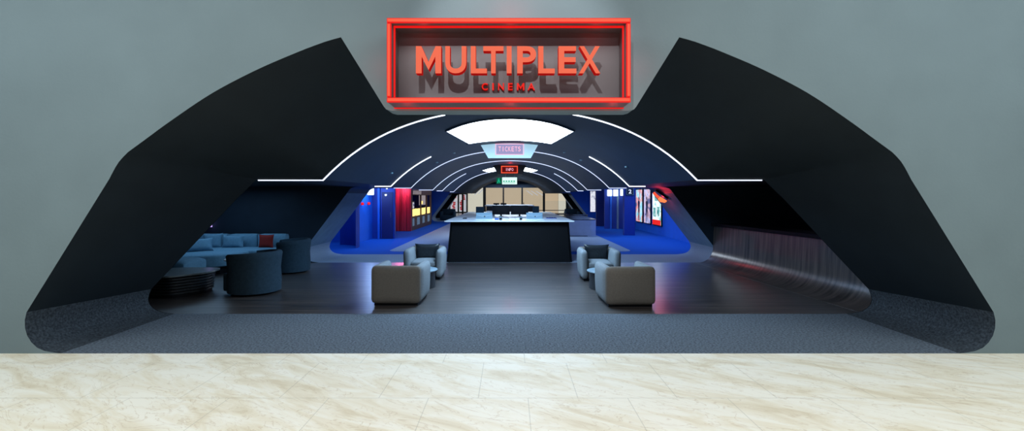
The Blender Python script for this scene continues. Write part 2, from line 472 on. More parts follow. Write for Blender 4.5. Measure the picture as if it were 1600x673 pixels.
def letter(name, ch, x, z, w, h, y, depth, mf, ms, parent, weight=0):
    bm = text_bm(ch, w, h, depth, weight)
    bmesh.ops.translate(bm, verts=bm.verts, vec=(x, y, z))
    bmesh.ops.recalc_face_normals(bm, faces=bm.faces)
    for f in bm.faces:
        f.material_index = 0 if all(v.co.y < y + 1e-4 for v in f.verts) else 1
    me = bpy.data.meshes.new(name); bm.to_mesh(me); bm.free()
    me.materials.append(mf); me.materials.append(ms)
    o = bpy.data.objects.new(name, me); COL.objects.link(o); o.parent = parent
    return o

def rect_frame(bm, x0, x1, z0, z1, t, y0, y1):
    box(bm, x0, x1, y0, y1, z1 - t, z1); box(bm, x0, x1, y0, y1, z0, z0 + t)
    box(bm, x0, x0 + t, y0, y1, z0 + t, z1 - t); box(bm, x1 - t, x1, y0, y1, z0 + t, z1 - t)
    return bm

# ---------------------------------------------------------------- the big sign
sg = thing('cinema_sign', 'large red neon framed sign reading MULTIPLEX CINEMA on the grey front wall', 'sign', (0, 0, 0))
FX0, FX1, FZ0, FZ1 = -1.395, 1.365, 2.965, 3.92
FY = 5.35
link('case', rect_frame(bmesh.new(), FX0 + .005, FX1 - .005, FZ0 + .005, FZ1 - .005, .045, FY + .03, Y0 - .004), M['panel'], sg)
link('back_panel', B(FX0 + .05, FX1 - .05, Y0 - .03, Y0 - .006, FZ0 + .05, FZ1 - .05), M['panel'], sg)
for nm, a in (('neon_tube', (FX0, FX1, FZ1 - .056, FZ1)), ('neon_tube', (FX0, FX1, FZ0, FZ0 + .056)), ('neon_tube', (FX0, FX0 + .05, FZ0 + .06, FZ1 - .06)), ('neon_tube', (FX1 - .05, FX1, FZ0 + .06, FZ1 - .06))):
    q = link(nm, B(a[0], a[1], FY, FY + .03, a[2], a[3], bev=.008, seg=2), M['redline'], sg)
    i_ = .011; link('bright_core', B(a[0] + i_, a[1] - i_, FY - .006, FY - .0005, a[2] + i_, a[3] - i_, bev=.002, seg=1), M['redhot'], q)
o = link('inner_neon_reflection', rect_frame(bmesh.new(), FX0 + .052, FX1 - .052, FZ0 + .052, FZ1 - .052, .012, FY + .11, FY + .15), M['redline'], sg)  # glowing strip stands in for neon reflected inside the case
link('rear_glow_line', rect_frame(bmesh.new(), FX0 - .002, FX1 + .002, FZ0 - .006, FZ1 + .004, .014, Y0 - .045, Y0 - .02), M['redline'], sg)
LZ0, LZ1 = 0, 0
LY = 5.40; s_ = 740 / LY
for ch, a, b in (('M', 247, 387), ('U', 410, 526), ('L', 551, 640), ('T', 620, 732), ('I', 750, 777), ('P', 808, 913), ('L', 925, 1016), ('E', 1037, 1136), ('X', 1150, 1268)):
    x0 = (580 + a / 3.542 - 797) / s_; x1 = (580 + b / 3.542 - 797) / s_
    z1 = H + (307 - 72) / s_; z0 = H + (307 - 114.5) / s_
    letter('letter', ch, x0, z0, x1 - x0, z1 - z0, LY, .10, M['red'], M['redside'], sg, .02)
LY2 = 5.66; s2 = 740 / LY2
for ch, a, b in (('C', 612, 645), ('I', 670, 679), ('N', 702, 735), ('E', 757, 783), ('M', 806, 848), ('A', 866, 906)):
    x0 = (580 + a / 3.542 - 797) / s2; x1 = (580 + b / 3.542 - 797) / s2
    letter('small_letter', ch, x0, H + (307 - 140.5) / s2, x1 - x0, 10.8 / s2, LY2, .05, M['redsm'], M['redside'], sg, .015)

# ---------------------------------------------------------------- LED strips
def strip_pts(xa, xb, n=40):
    """points along soffit + vault from xa to xb (xa<xb)"""
    pts = []
    xs = sorted(set([xa, xb] + [x for x in (-SPR, SPR) if xa < x < xb] + [-SPR + 2 * SPR * i / n for i in range(n + 1) if xa < -SPR + 2 * SPR * i / n < xb]))
    return [(x, vz(x) if abs(x) < SPR else ZS) for x in xs]
def strip(y, xa, xb, t, m, label, group=None):
    pts = strip_pts(xa, xb)
    secs = []
    for x, z in pts:
        secs.append([(x, y, z - .004), (x, y + .04, z - .004), (x, y + .04, z - .004 - t), (x, y, z - .004 - t)])
    o = link('led_strip', sweep(bmesh.new(), secs), m)
    return tag(o, label, 'light')
strip(7.70, -4.10, -1.06, .015, M['led'], 'longest white light line, nearest the entrance, rising from above the blue sofa lounge')
strip(7.70, 1.02, 4.10, .015, M['led'], 'longest white light line, nearest the entrance, rising from above the wooden bar wall')
strip(12.1, -3.46, -2.02, .024, M['led'], 'short white light line on the vault ahead of the concession stand, second from entrance')
strip(12.1, 2.02, 3.46, .024, M['led'], 'short white light line on the vault ahead of the film posters, second from entrance')
strip(14.56, -3.58, 3.58, .020, M['led2'], 'full arched white light line passing behind the tickets board')
strip(18.7, -3.6, 3.6, .024, M['led2'], 'full arched white light line just above the red info sign')
strip(21.3, -3.3, -1.98, .028, M['led2'], 'short far light line on the vault on the concession stand side of the info sign')
strip(21.3, 1.98, 3.3, .028, M['led2'], 'short far light line on the vault on the film poster side of the info sign')
strip(25.6, -3.25, -.95, .028, M['led2'], 'farthest curved light line on the concession stand side, ending at a glowing panel')
strip(25.6, .95, 3.25, .028, M['led2'], 'farthest curved light line on the poster side, ending at a glowing panel')

def ceil_panel(y0, y1, hw, hw1, label):
    t = thing('luminous_panel', label, 'light', (0, y0, 0))
    xs = [-hw + 2 * hw * i / 16 for i in range(17)]
    def secs(z0, z1, w, a, b):
        f = lambda y: w * (1 + (hw1 / hw - 1) * (y - y0) / (y1 - y0))
        res = []
        for i in range(17):
            u = -1 + i / 8; xa, xb = f(a) * u * 1.05, f(b) * u
            bow = lambda y: .7 * (y1 - y0) / 3.3 * abs(u) ** 2.4 * max(0, 1 - abs(y - y0) / 1.0)
            res.append([(xa, a - y0 + bow(a), vz(xa) - z0), (xb, b - y0 + bow(b), vz(xb) - z0), (xb, b - y0 + bow(b), vz(xb) - z1), (xa, a - y0 + bow(a), vz(xa) - z1)])
        return res
    link('diffuser', sweep(bmesh.new(), secs(.004, .022, hw, y0, y1)), M['sky'], t, 40)
    for a, b in ((y0 - .03, y0 - .002), (y1 + .002, y1 + .03)):
        link('rim', sweep(bmesh.new(), secs(.002, .030, hw + .02, a, b)), M['soff'], t)
ceil_panel(8.6, 11.9, 1.19, 1.03, 'large glowing white ceiling panel in front of the tickets board')
ceil_panel(22.0, 25.5, 1.28, 1.15, 'small far glowing ceiling panel mostly hidden behind the info sign')

# ---------------------------------------------------------------- hanging signs
t = thing('tickets_sign', 'pale trapezoid board with pink neon TICKETS hanging under the white ceiling panel', 'sign', (0, 12.75, 0))
k = 740 / 12.75
zz = lambda py: H + (307 - py) / k
xx = lambda px: (px - 796) / k
topc = [(xx(748.6) + (xx(841) - xx(748.6)) * i / 10, zz(224) + .065 * math.sin(PI * i / 10)) for i in range(11)]
link('board', prism(bmesh.new(), [(xx(828.5), zz(246.7)), (xx(761.7), zz(246.7))] + topc, 0, .08), M['ticket'], t)
link('field', B(xx(774.5), xx(816), -.012, 0, zz(240.8), zz(225.3)), M['lilac'], t)
link('neon_frame', rect_frame(bmesh.new(), xx(773), xx(817.5), zz(241.8), zz(224.6), .016, -.035, -.012), M['pinkneon'], t)
x0, x1 = xx(777.5), xx(813)
for i, ch in enumerate('TICKETS'):
    w = (x1 - x0) / 7
    letter('letter', ch, x0 + i * w + (.1 if ch != 'I' else .38) * w, zz(236.5), w * (.78 if ch != 'I' else .22), zz(229) - zz(236.5), -.045, .02, M['pinkneon'], M['pinkneon'], t, .008)
for s in (-1, 1):
    link('hanger', B(s * .4 - .008, s * .4 + .008, .03, .046, zz(224), vz(.4) - .002), M['metal'], t)
k = 740 / 21.2
t = thing('info_sign', 'dark trapezoid board with glowing red framed INFO sign hanging from the far vault', 'sign', (0, 21.2, 0))
link('board', prism(bmesh.new(), [(xx(815), zz(272.5)), (xx(776.8), zz(272.5)), (xx(768.8), zz(257.6)), (xx(821.4), zz(257.6))], 0, .1), M['blackg'], t)
link('field', B(xx(783.5), xx(806.5), -.012, 0, zz(269.5), zz(260)), M['darkred'], t)
link('neon_frame', rect_frame(bmesh.new(), xx(782), xx(808), zz(270.6), zz(259), .04, -.04, -.012), M['redhot'], t)
x0, x1 = xx(788.5), xx(801.5)
for i, ch in enumerate('INFO'):
    w = (x1 - x0) / 4
    letter('letter', ch, x0 + i * w + (.08 if ch != 'I' else .4) * w, zz(267), w * (.82 if ch != 'I' else .22), zz(262.6) - zz(267), -.045, .02, M['pinkneon'], M['red'], t, .008)
for s in (-1, 1):
    link('hanger', B(s * .35 - .01, s * .35 + .01, .03, .05, zz(257.6), vz(.35) - .002), M['metal'], t)
k = 740 / 31.0
t = thing('exit_sign', 'green and white lit exit sign hanging beyond the info sign', 'sign', (0, 31.0, 0))
link('symbol_plate', B(xx(774.5), xx(783), 0, .06, zz(287), zz(277.5)), M['green'], t)
link('text_plate', B(xx(783.6), xx(806.8), 0, .06, zz(287.8), zz(277)), M['exitw'], t)
bm = bmesh.new(); cx = xx(778.5)
lathe_ = box(bm, cx - .04, cx + .03, -.012, 0, zz(280), zz(278.6)); box(bm, cx - .07, cx + .05, -.012, 0, zz(283.5), zz(280.6)); box(bm, cx - .10, cx - .04, -.012, 0, zz(286), zz(283.5)); box(bm, cx + .02, cx + .09, -.012, 0, zz(285.4), zz(283.5))
link('running_figure', bm, M['greenb'], t)
bm = bmesh.new()
for i in range(5): box(bm, xx(785 + i * 4), xx(787.8 + i * 4), -.012, 0, zz(284), zz(282))
box(bm, xx(785), xx(804), -.012, 0, zz(286), zz(285.3))
link('lettering', bm, M['greenb'], t)
for s in (-1, 1):
    link('hanger', B(s * .3 - .01, s * .3 + .01, .02, .04, zz(277) if s > 0 else zz(277.5), vz(.3) - .002), M['metal'], t)

# ---------------------------------------------------------------- glass wall and mall beyond
hd = [(-x, z) for x, z in [p for p in OUT['top'] if p[1] > 2.74][::-1]]
hd = [p for p in OUT['top'] if p[1] > 2.74]
hp = [(hd[0][0], 2.72)] + hd + [(-x, z) for x, z in hd[-2::-1]] + [(-hd[0][0], 2.72)]
struct('wall_far_header', prism(bmesh.new(), hp, Y7 - .1, Y7), M['niche'])
t = bpy.data.objects.new('window_1', None); COL.objects.link(t); t['kind'] = 'structure'
fr = bmesh.new()
for x, w in ((-4.4, .16), (-2.38, .26), (-.62, .14), (1.12, .14), (3.15, .2)):
    box(fr, x - w / 2, x + w / 2, Y7 - .06, Y7 + .06, 0, 2.72)
link('window_frame', fr, M['frame'], t)
link('window_rail', B(-2.3, 5.4, Y7 - .04, Y7 + .04, .60, .66), M['frame'], t)
for a, b in ((-5.6, -4.48), (-4.32, -2.51), (-2.25, -.69), (-.55, 1.05), (1.19, 3.05), (3.25, 5.5)):
    link('glass_pane', B(a, b, Y7 - .008, Y7 + .008, .01, 2.72 if abs(a) < 4.4 and abs(b) < 4.4 else 1.5), M['glass'], t)
for x in (-.75, 1.25):
    link('door_handle', B(x - .03, x + .03, Y7 - .12, Y7 - .07, .95, 1.35), M['frame'], t)
YB = 55.0
kk = YB / 740
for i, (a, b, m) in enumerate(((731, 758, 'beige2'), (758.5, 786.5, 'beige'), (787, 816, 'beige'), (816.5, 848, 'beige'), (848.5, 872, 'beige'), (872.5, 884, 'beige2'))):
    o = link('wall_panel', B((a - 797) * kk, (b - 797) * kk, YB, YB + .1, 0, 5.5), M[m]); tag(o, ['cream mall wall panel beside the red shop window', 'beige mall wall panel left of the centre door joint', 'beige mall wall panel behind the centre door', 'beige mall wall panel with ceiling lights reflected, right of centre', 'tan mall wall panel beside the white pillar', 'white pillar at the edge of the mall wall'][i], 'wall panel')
    o['kind'] = 'structure'
    o.name = 'wall_mall_%d' % i
for i, (a, b, py) in enumerate(((736, 744, 299), (741, 750, 300.5), (747, 756, 299), (822, 833, 301), (829, 841, 301.5), (837, 850, 302))):
    z = H + (307 - py) * kk; x0 = (a - 797) * kk; x1 = (b - 797) * kk
    s = 1 if a < 797 else -1
    pts = [(x0, z - .25 * s), (x0 + .1, z - .25 * s - .03), (x1, z + .28 * s), (x1 - .1, z + .28 * s + .03)] if s > 0 else [(x0, z + .25), (x0 + .1, z + .28), (x1, z - .25), (x1 - .1, z - .28)]
    o = link('reflection_line', prism(bmesh.new(), pts, YB - .04, YB - .01), M['shopw']); tag(o, 'slanting painted reflection of ceiling lights high on the mall wall seen through the glass', 'light', 'slanting light reflections on the mall wall')  # ceiling lights reflected in the stone, laid on as glowing strips
for i, (a, b) in enumerate(((704, 715), (717.5, 728.5))):
    x0 = (a - 797) * kk; x1 = (b - 797) * kk
    t = thing('shop_window', ['lit shop window with red display, partly cut off by the slanted portal', 'lit shop window with red display and a black surround, beside the cream wall'][i], 'shop window', ((x0 + x1) / 2, YB, 0))
    w = (x1 - x0) / 2
    link('surround', B(-w - .1, w + .1, -.02, .1, 0, 3.2), M['frame'], t)
    link('display', B(-w, w, -.05, -.02, .15, 2.15), M['shopw'], t)
    bm = bmesh.new()
    random.seed(3 + i)
    for k_ in range(9):
        cx = random.uniform(-w * .5, w * .5); cz = .4 + .2 * k_
        box(bm, cx - w * .4, cx + w * .3, -.07, -.05, cz - .08, cz + .09)
    link('red_display', bm, M['shopr'], t)
struct('wall_mall_back', B(-16, 16, YB + .12, YB + .2, 0, 5.5), M['niche'])
struct('ceiling_mall', B(-16, 16, Y7 + .01, YB + .2, 5.5, 5.6), M['niche'])

# ---------------------------------------------------------------- blue hall walls
def wallbox(name, x0, x1, y0, y1, m, z1=2.75, bev=0): struct(name, B(x0, x1, y0, y1, 0, z1), m)
# left side
pts = []
for k_ in range(9):
    a = k_ / 8; ang = -PI / 2 + a * PI / 2
    pts.append((-6.55 + .90 * math.cos(-ang), 18.55 - 1.15 * math.cos(-ang + PI / 2) * -1 if False else 18.55 - 1.15 * (math.cos(PI / 2 * (1 - a)))))
curve = [(-6.70 + 1.03 * math.sin(PI / 2 * k_ / 10), 18.65 - 1.25 * (1 - math.cos(PI / 2 * k_ / 10))) for k_ in range(11)]
curve2 = [(x, y + .22) for x, y in curve[::-1]]
struct('wall_blue_curved', prism(bmesh.new(), curve + curve2, 0, 2.75, 'XY'), M['blued'], 40)
wallbox('wall_left_far', -9.5, -9.4, Y3, Y4, M['blue'])
wallbox('wall_left_back_bay', -9.4, -6.5, 20.2, 20.3, M['blue'])
wallbox('wall_left_bright', -6.5, -6.25, 19.3, 21.5, M['blue'])
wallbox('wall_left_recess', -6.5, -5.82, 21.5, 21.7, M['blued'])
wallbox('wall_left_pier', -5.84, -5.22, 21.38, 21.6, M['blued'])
struct('trim_blue_jamb', B(-5.98, -5.88, 21.36, 21.5, 0, 2.5), M['blue'])
# right side
wallbox('wall_right_posters', 7.4, 7.6, Y3, 28.0, M['blue'])
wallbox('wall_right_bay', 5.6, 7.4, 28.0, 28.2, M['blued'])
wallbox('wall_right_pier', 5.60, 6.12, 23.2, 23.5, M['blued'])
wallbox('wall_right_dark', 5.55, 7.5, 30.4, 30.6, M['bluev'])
wallbox('wall_right_side', 7.4, 7.6, 28.2, Y4, M['blue'])
for i, (x, w, m) in enumerate(((5.95, .09, 'blue'), (6.35, .10, 'portal'), (6.85, .12, 'portal'))):
    o = link('wall_rib', B(x - w / 2, x + w / 2, 27.92, 28.0, 0, 2.6), M[m]); o['kind'] = 'structure'; o.name = 'trim_rib_%d' % i
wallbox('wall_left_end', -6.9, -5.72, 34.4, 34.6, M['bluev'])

def wall_lamp(x, y, z, label, rz=0):
    t = thing('wall_lamp', label, 'lamp', (x, y, z), rz, None)
    link('shade', B(-.12, .12, -.26, -.02, -.19, .19, bev=.03), M['lamp'], t, 40)
    link('bracket', B(-.04, .04, -.02, .012, -.06, .06), M['metal'], t)
    return t
wall_lamp(-6.25, 20.75, 2.16, 'glowing white box lamp on the bright blue wall near the slanted portal', PI / 2)
wall_lamp(-6.25, 19.75, 2.05, 'smaller looking white box lamp nearest the slanted portal on the blue wall', PI / 2).scale = (.7, .7, .7)
wall_lamp(5.84, 27.92, 2.12, 'glowing white box lamp, the one farthest from the film posters')
wall_lamp(6.19, 27.92, 2.12, 'glowing white box lamp, middle of three beside the number 2 sign')
wall_lamp(6.60, 27.92, 2.14, 'glowing white box lamp closest to the number 2 sign')
for x, y, lb in ((-6.24, 19.9, 'small red signal light on the blue wall, nearer the portal'), (-6.24, 20.8, 'small red signal light on the blue wall, nearer the doorway')):
    t = thing('signal_light', lb, 'light', (x, y, 1.60), PI / 2)
    link('lens', lathe(bmesh.new(), [(.001, .1), (.05, .09), (.06, .04), (.06, 0)][::-1], 16), M['redline'], t).rotation_euler = (PI / 2, 0, 0)
# doors in the recess
d = thing('door_1', 'dark blue auditorium door in the wall beside the red slatted block', 'door', (-5.53, 21.38, 0)); d['kind'] = 'structure'
link('door_leaf', B(-.25, .25, -.03, -.004, .01, 2.1), M['bluev'], d); link('door_handle', B(.14, .17, -.06, -.03, .95, 1.2), M['metal'], d)
for x, z in ((-5.55, 2.24), (-5.6, 1.93)):
    o = link('spot_light', lathe(bmesh.new(), [(.03, 0), (.05, .05), (.04, .08)], 14), M['lamp']); o.location = (x, 21.33, z)
    tag(o, 'tiny white spot above the dark blue door' if z > 2 else 'tiny white dot light on the upper part of the dark blue door', 'light')

# number sign
t = thing('number_sign', 'dark square screen sign reading 2 in a white outline on the blue pier', 'sign', (5.86, 23.2, 2.15))
link('panel', B(-.20, .20, -.06, 0, -.20, .20, bev=.02), M['blackg'], t)
link('outline', rect_frame(bmesh.new(), -.17, .17, -.17, .17, .014, -.072, -.06), M['plastic'], t)
letter('numeral', '2', -.07, -.10, .14, .2, -.075, .014, M['led2'], M['led2'], t, .02)

# film posters on the right wall
specs = [((27.6, 26.25), [(.03, .45, .65), (.45, .8, .95), (.75, .25, .25), (.10, .15, .3)], 'film poster in a lit case, turquoise and red, closest to the number 2 pier'),
         ((25.95, 24.75), [(.10, .08, .25), (.45, .5, .85), (.6, .4, .5), (.10, .10, .25)], 'film poster in a lit case, violet with a dark figure, middle of three'),
         ((24.4, 22.98), [(.1, .5, .5), (.85, .95, 1), (.9, 1, 1), (.2, .6, .6)], 'lit film poster, white and teal with a red foot, beside the slanted portal')]
for i, ((ya, yb), cols, lb) in enumerate(specs):
    t = thing('film_poster', lb, 'poster', (7.395, (ya + yb) / 2, .44)); w = abs(ya - yb) / 2
    link('case', B(-.06, 0, -w, w, 0, 1.9), M['black'], t)
    link('sheet', B(-.075, -.06, -w + .05, w - .05, .05, 1.85), mat_picture('poster_%d' % i, cols, i + 1, 1.15, 2.2), t)
    if i < 2:
        bm = bmesh.new()   # a standing figure, generic silhouette
        prism(bm, [(-.22, .12), (-.16, .12), (-.03, .75), (.06, .12), (.16, .12), (.12, .85), (.2, 1.15), (.08, 1.25), (-.1, 1.25), (-.2, 1.1), (-.14, .8)], -.08, -.075, 'YZ')
        sweep(bm, [[(-.08, .085 * math.cos(2 * PI * q / 14), 1.36 + .1 * math.sin(2 * PI * q / 14)) for q in range(14)], [(-.075, .085 * math.cos(2 * PI * q / 14), 1.36 + .1 * math.sin(2 * PI * q / 14)) for q in range(14)]])
        link('figure', bm, M['bluev'], t)
    else:
        link('foot_band', B(-.08, -.075, -w + .05, w - .05, .05, .30), M['redsm'], t)
        bm = bmesh.new(); box(bm, -.08, -.075, -.45, -.1, .5, .95); box(bm, -.08, -.075, .1, .5, .45, .9); box(bm, -.08, -.075, -.3, .3, 1.25, 1.5)
        link('pictures', bm, mat_picture('poster_patch', [(.02, .12, .14), (.1, .45, .45), (.7, .9, .9)], 9, .9, 6), t)
t = thing('film_poster', 'narrow far lit poster on the blue wall by the far portal', 'poster', (6.28, Y4 - .01, .72))
link('case', B(-.22, .22, -.05, 0, 0, 1.62), M['blued'], t)
link('sheet', B(-.19, .19, -.065, -.05, .03, 1.59), mat_picture('poster_far', [(.3, .3, .45), (.8, .85, .95), (.9, .9, 1), (.5, .45, .6)], 5, .9, 3), t)

# red slatted block
t = thing('slatted_block', 'tall maroon vertical-slat block glowing red at the top beside the concession stand', 'partition', (-5.9, 26.0, 0))
link('body', B(-.42, .45, .02, .28, 0, 2.7), M['maroon'], t)
for i in range(12):
    x = -.405 + i * .0745
    link('slat', B(x, x + .045, -.03, .02, .02, 2.7), M['maroon'], t)

# concession stand (its front runs along the hall at x = -5.45)
t = thing('concession_stand', 'brown timber snack bar with yellow-lit display cases and menu boards', 'snack bar', (-5.45, 0, 0))
link('counter', B(-.9, 0, 26.32, 32.7, 0, .78), M['brown'], t)
link('header', B(-.9, .02, 26.32, 32.7, 2.0, 2.7), M['brown'], t)
link('back_wall', B(-1.4, -1.3, 26.32, 32.7, 0, 2.7), M['brown'], t)
for y in (26.36, 29.05, 31.0, 32.6):
    link('post', B(-.08, .01, y - .05, y + .05, .78, 2.0), M['brown'], t)
for a, b in ((26.4, 26.98), (27.7, 28.6), (29.4, 30.2), (31.2, 32.1)):
    c = link('display_case', B(-.5, .012, a, b, .80, 1.2), M['yellow'], t)
    link('case_rim', rect_frame(bmesh.new(), 0, 0.001, 0, .001, .0004, 0, .001) if False else B(-.52, .02, a - .02, b + .02, 1.2, 1.23), M['black'], c)
    link('cooler_window', B(-.01, .012, a + .05, b - .05, .25, .68), M['bluewin'], t)
link('menu_board', B(-.30, -.26, 29.9, 32.5, 1.36, 1.98), M['menu'], t)
link('menu_picture', B(-.255, -.25, 30.2, 30.9, 1.42, 1.62), M['yellow'], t)
bm = bmesh.new()
for i in range(7):
    y = 26.5 + i * .36
    prism(bm, [(y, 2.03), (y + .16, 2.03), (y + .26, 2.24), (y + .10, 2.24)], .02, .035, 'YZ')
link('header_lettering', bm, M['menu'], t)
o = thing('popcorn_machine', 'small white-lit popcorn machine on the snack bar counter', 'machine', (-5.62, 26.78, 1.232))
link('cabinet', B(-.15, .15, -.25, .25, 0, .35, bev=.02), M['shopw'], o, 40); link('roof', B(-.17, .17, -.27, .27, .35, .42, bev=.02), M['black'], o)
link('kettle', lathe(bmesh.new(), [(.03, .14), (.07, .16), (.08, .24), (.05, .27)], 16, .14, 0), M['metal'], o)

# red folded wall light on the slanted portal wall
t = thing('arrow_light', 'glowing red chevron wall light on the slanted portal above the film posters', 'light', (0, 0, 0))
def on_slant(y, u, off):     # u: distance up the slanted right wall from its top corner, negative = down
    p0 = Vector((4.70, 0, 2.0)); p1 = Vector((5.90, 0, .42)); dn = (p1 - p0).normalized(); nrm = Vector((-dn.z, 0, dn.x)) * -1
    nrm = Vector((dn.z, 0, -dn.x));
    if nrm.x > 0: nrm = -nrm
    p = p0 + dn * u + nrm * off
    return (p.x, y, p.z)
def slab_on_slant(bm, pts, o0, o1):
    a = [bm.verts.new(on_slant(y, u, o0)) for y, u in pts]; b = [bm.verts.new(on_slant(y, u, o1)) for y, u in pts]
    n = len(pts)
    for i in range(n): bm.faces.new([a[i], a[(i + 1) % n], b[(i + 1) % n], b[i]])
    bm.faces.new(a[::-1]); bm.faces.new(b); return bm
link('body', slab_on_slant(bmesh.new(), [(14.98, -.12), (14.85, -.16), (14.32, .16), (14.45, .22), (14.9, .02)], .01, .07), M['blackg'], t)
link('upper_tube', slab_on_slant(bmesh.new(), [(15.22, -.08), (15.10, -.10), (15.0, .10), (15.15, .13)], .012, .09), M['redhot'], t)
link('lower_tube', slab_on_slant(bmesh.new(), [(15.14, .14), (14.98, .11), (14.62, .20), (14.72, .30), (15.15, .27)], .012, .09), emit('amber_tube', (1, .20, .06), 1.4), t)

# ---------------------------------------------------------------- counters
t = thing('ticket_counter', 'long black ticket counter with a white top in the middle of the hall', 'counter', (0, 0, 0))
bm = bmesh.new()
vs = [(-1.84, 13.68, 0), (1.80, 13.68, 0), (1.80, 21.5, 0), (-1.84, 21.5, 0), (-1.74, 13.80, 1.17), (1.72, 13.80, 1.17), (1.72, 21.4, 1.17), (-1.74, 21.4, 1.17)]
v = [bm.verts.new(p) for p in vs]
for f in ((0, 1, 2, 3), (4, 5, 6, 7), (0, 1, 5, 4), (1, 2, 6, 5), (2, 3, 7, 6), (3, 0, 4, 7)): bm.faces.new([v[i] for i in f])
bmesh.ops.bevel(bm, geom=[e for e in bm.edges if abs(e.verts[0].co.z - e.verts[1].co.z) > 1], offset=.06, segments=3, affect='EDGES')
link('body', bm, M['counterblack'], t, 30)
link('worktop', B(-1.89, 1.85, 13.58, 21.6, 1.17, 1.205, bev=.012, seg=2), M['white'], t)
CZ = 1.206
def monitor(name, label, x, y, w, h, m, rz=0, foot=.16):
    t = thing(name, label, 'monitor', (x, y, CZ), rz)
    b = bmesh.new(); box(b, -w / 2, w / 2, -.02, .02, .06, .06 + h, bev=.012, seg=2); link('housing', b, m, t, 40)
    link('screen', B(-w / 2 + .02, w / 2 - .02, .02, .024, .08, .04 + h), M['blackg'], t)
    link('neck', B(-.03, .03, -.01, .02, .008, .1), m, t); link('foot', B(-foot / 2, foot / 2, -.07, .07, 0, .01), m, t)
    return t
monitor('monitor', 'black monitor on the ticket counter, on the snack bar side of the central gap', -.32, 16.7, .62, .32, M['black'])
monitor('monitor', 'black monitor on the ticket counter, on the film poster side of the central gap', .335, 16.7, .62, .32, M['black'])
monitor('monitor', 'slate grey monitor behind the pale blue till nearest the snack bar', -1.12, 17.6, .30, .26, M['velvetd'])
monitor('monitor', 'slate grey monitor behind the pale blue till nearest the film posters', .96, 17.6, .24, .28, M['velvetd'])
def till(label, x):
    t = thing('till', label, 'till', (x, 14.55, CZ))
    # wedge housing with a shallow arched crease
    bm = bmesh.new()
    prism(bm, [(-.06, 0), (.16, 0), (.10, .19), (.06, .20)], -.25, .25, 'YZ')
    bmesh.ops.bevel(bm, geom=list(bm.edges), offset=.008, segments=2, affect='EDGES')
    link('housing', bm, M['plastic'], t, 40)
    b = bmesh.new(); n = 12
    secs = []
    for i in range(n + 1):
        xx_ = -.22 + .44 * i / n; z = .13 - .035 * math.cos((i / n - .5) * PI); y = -.06 + z * .6 - .006
        secs.append([(xx_, y - .004, z), (xx_, y + .01, z), (xx_, y + .01, z + .006), (xx_, y - .004, z + .006)])
    link('crease', sweep(b, secs), M['white'], t)
    e = link('emblem', lathe(bmesh.new(), [(.02, 0), (.022, .004), (.015, .012)], 12), M['black'], t); e.location = (.02, -.012, .085); e.rotation_euler = (PI / 2 + .55, 0, 0)
    link('tray', B(-.28, .28, -.14, .2, 0, .012), M['white'], t)
    return t
till('pale blue till with a black emblem, at the snack bar end of the counter front', -.80)
till('pale blue till with a black emblem, at the film poster end of the counter front', .75)
for x, lb in ((-.28, 'small black card terminal beside the blue leaflet'), (.32, 'small black card terminal on the poster side of the white sheets')):
    o = thing('card_terminal', lb, 'card terminal', (x, 14.2, CZ))
    link('handset', B(-.035, .035, -.06, .06, .03, .11, bev=.012, seg=2), M['black'], o, 40); link('stand', B(-.04, .04, -.05, .07, 0, .03), M['black'], o)
    link('screen', B(-.025, .025, -.064, -.06, .06, .10), M['plastic'], o)
for i, (x, w) in enumerate(((-.13, .15), (.05, .17), (.22, .13))):
    o = link('paper_sheet', B(x - w / 2, x + w / 2, 14.0 + .05 * i, 14.5, CZ, CZ + .035 + .006 * i), M['paper']); tag(o, ['stack of white paper on the counter, beside the blue leaflet', 'stack of white paper on the counter, middle of three', 'stack of white paper on the counter, near the card terminal on the poster side'][i], 'paper')
o = link('leaflet', B(-.46, -.34, 14.2, 14.5, CZ, CZ + .03), M['blue']); tag(o, 'bright blue leaflet pile on the white counter top', 'leaflet')
o = link('box', B(-.84, -.56, 16.9, 17.2, CZ, CZ + .18, bev=.01), M['paper']); tag(o, 'white carton behind the till nearest the snack bar', 'box')
for x, y, w, lb in ((1.32, 15.2, .34, 'flat dark keyboard tray on the counter top toward the film posters'), (-1.42, 14.9, .12, 'small dark pad on the counter top toward the snack bar')):
    o = thing('keypad', lb, 'keypad', (x, y, CZ)); link('base', B(-w / 2, w / 2, -.12, .12, 0, .02, bev=.006, seg=2), M['blued'] if w > .2 else M['black'], o)
    bm = bmesh.new()
    for i in range(4):
        for j in range(3): box(bm, -w * .42 + i * w * .22, -w * .42 + i * w * .22 + w * .16, -.09 + j * .06, -.09 + j * .06 + .045, .02, .026)
    kq = link('keys', bm, M['blackg'], o)

t = thing('info_counter', 'far black information counter with a white top, in front of the glass wall', 'counter', (0, 35.6, 0))
link('body', B(-1.8, 1.75, .06, 3.9, 0, 1.17, bev=.04), M['blackg'], t)
link('worktop', B(-1.9, 1.82, 0, 4.0, 1.17, 1.25, bev=.02, seg=2), M['white'], t)
for x, lb in ((-.80, 'small black screen on the info counter, nearer the snack bar'), (-.38, 'small black screen on the info counter, nearer its middle')):
    o = thing('small_screen', lb, 'monitor', (x * 1.3, 35.8, 1.251)); link('screen', B(-.22, .22, -.02, .02, .03, .16, bev=.01), M['black'], o); link('foot', B(-.06, .06, -.06, .06, 0, .03), M['black'], o)
t = thing('pale_counter', 'low pale grey counter with a dark top, right behind the ticket counter', 'counter', (0, 22.6, 0))
pc = [(1.95, .0)] + [(4.15 - .35 + .35 * math.sin(a * PI / 12), .35 - .35 * math.cos(a * PI / 12)) for a in range(7)] + [(4.15, 4.4), (1.95, 4.4)]
link('body', prism(bmesh.new(), pc, 0, .78, 'XY'), M['pale'], t, 40)
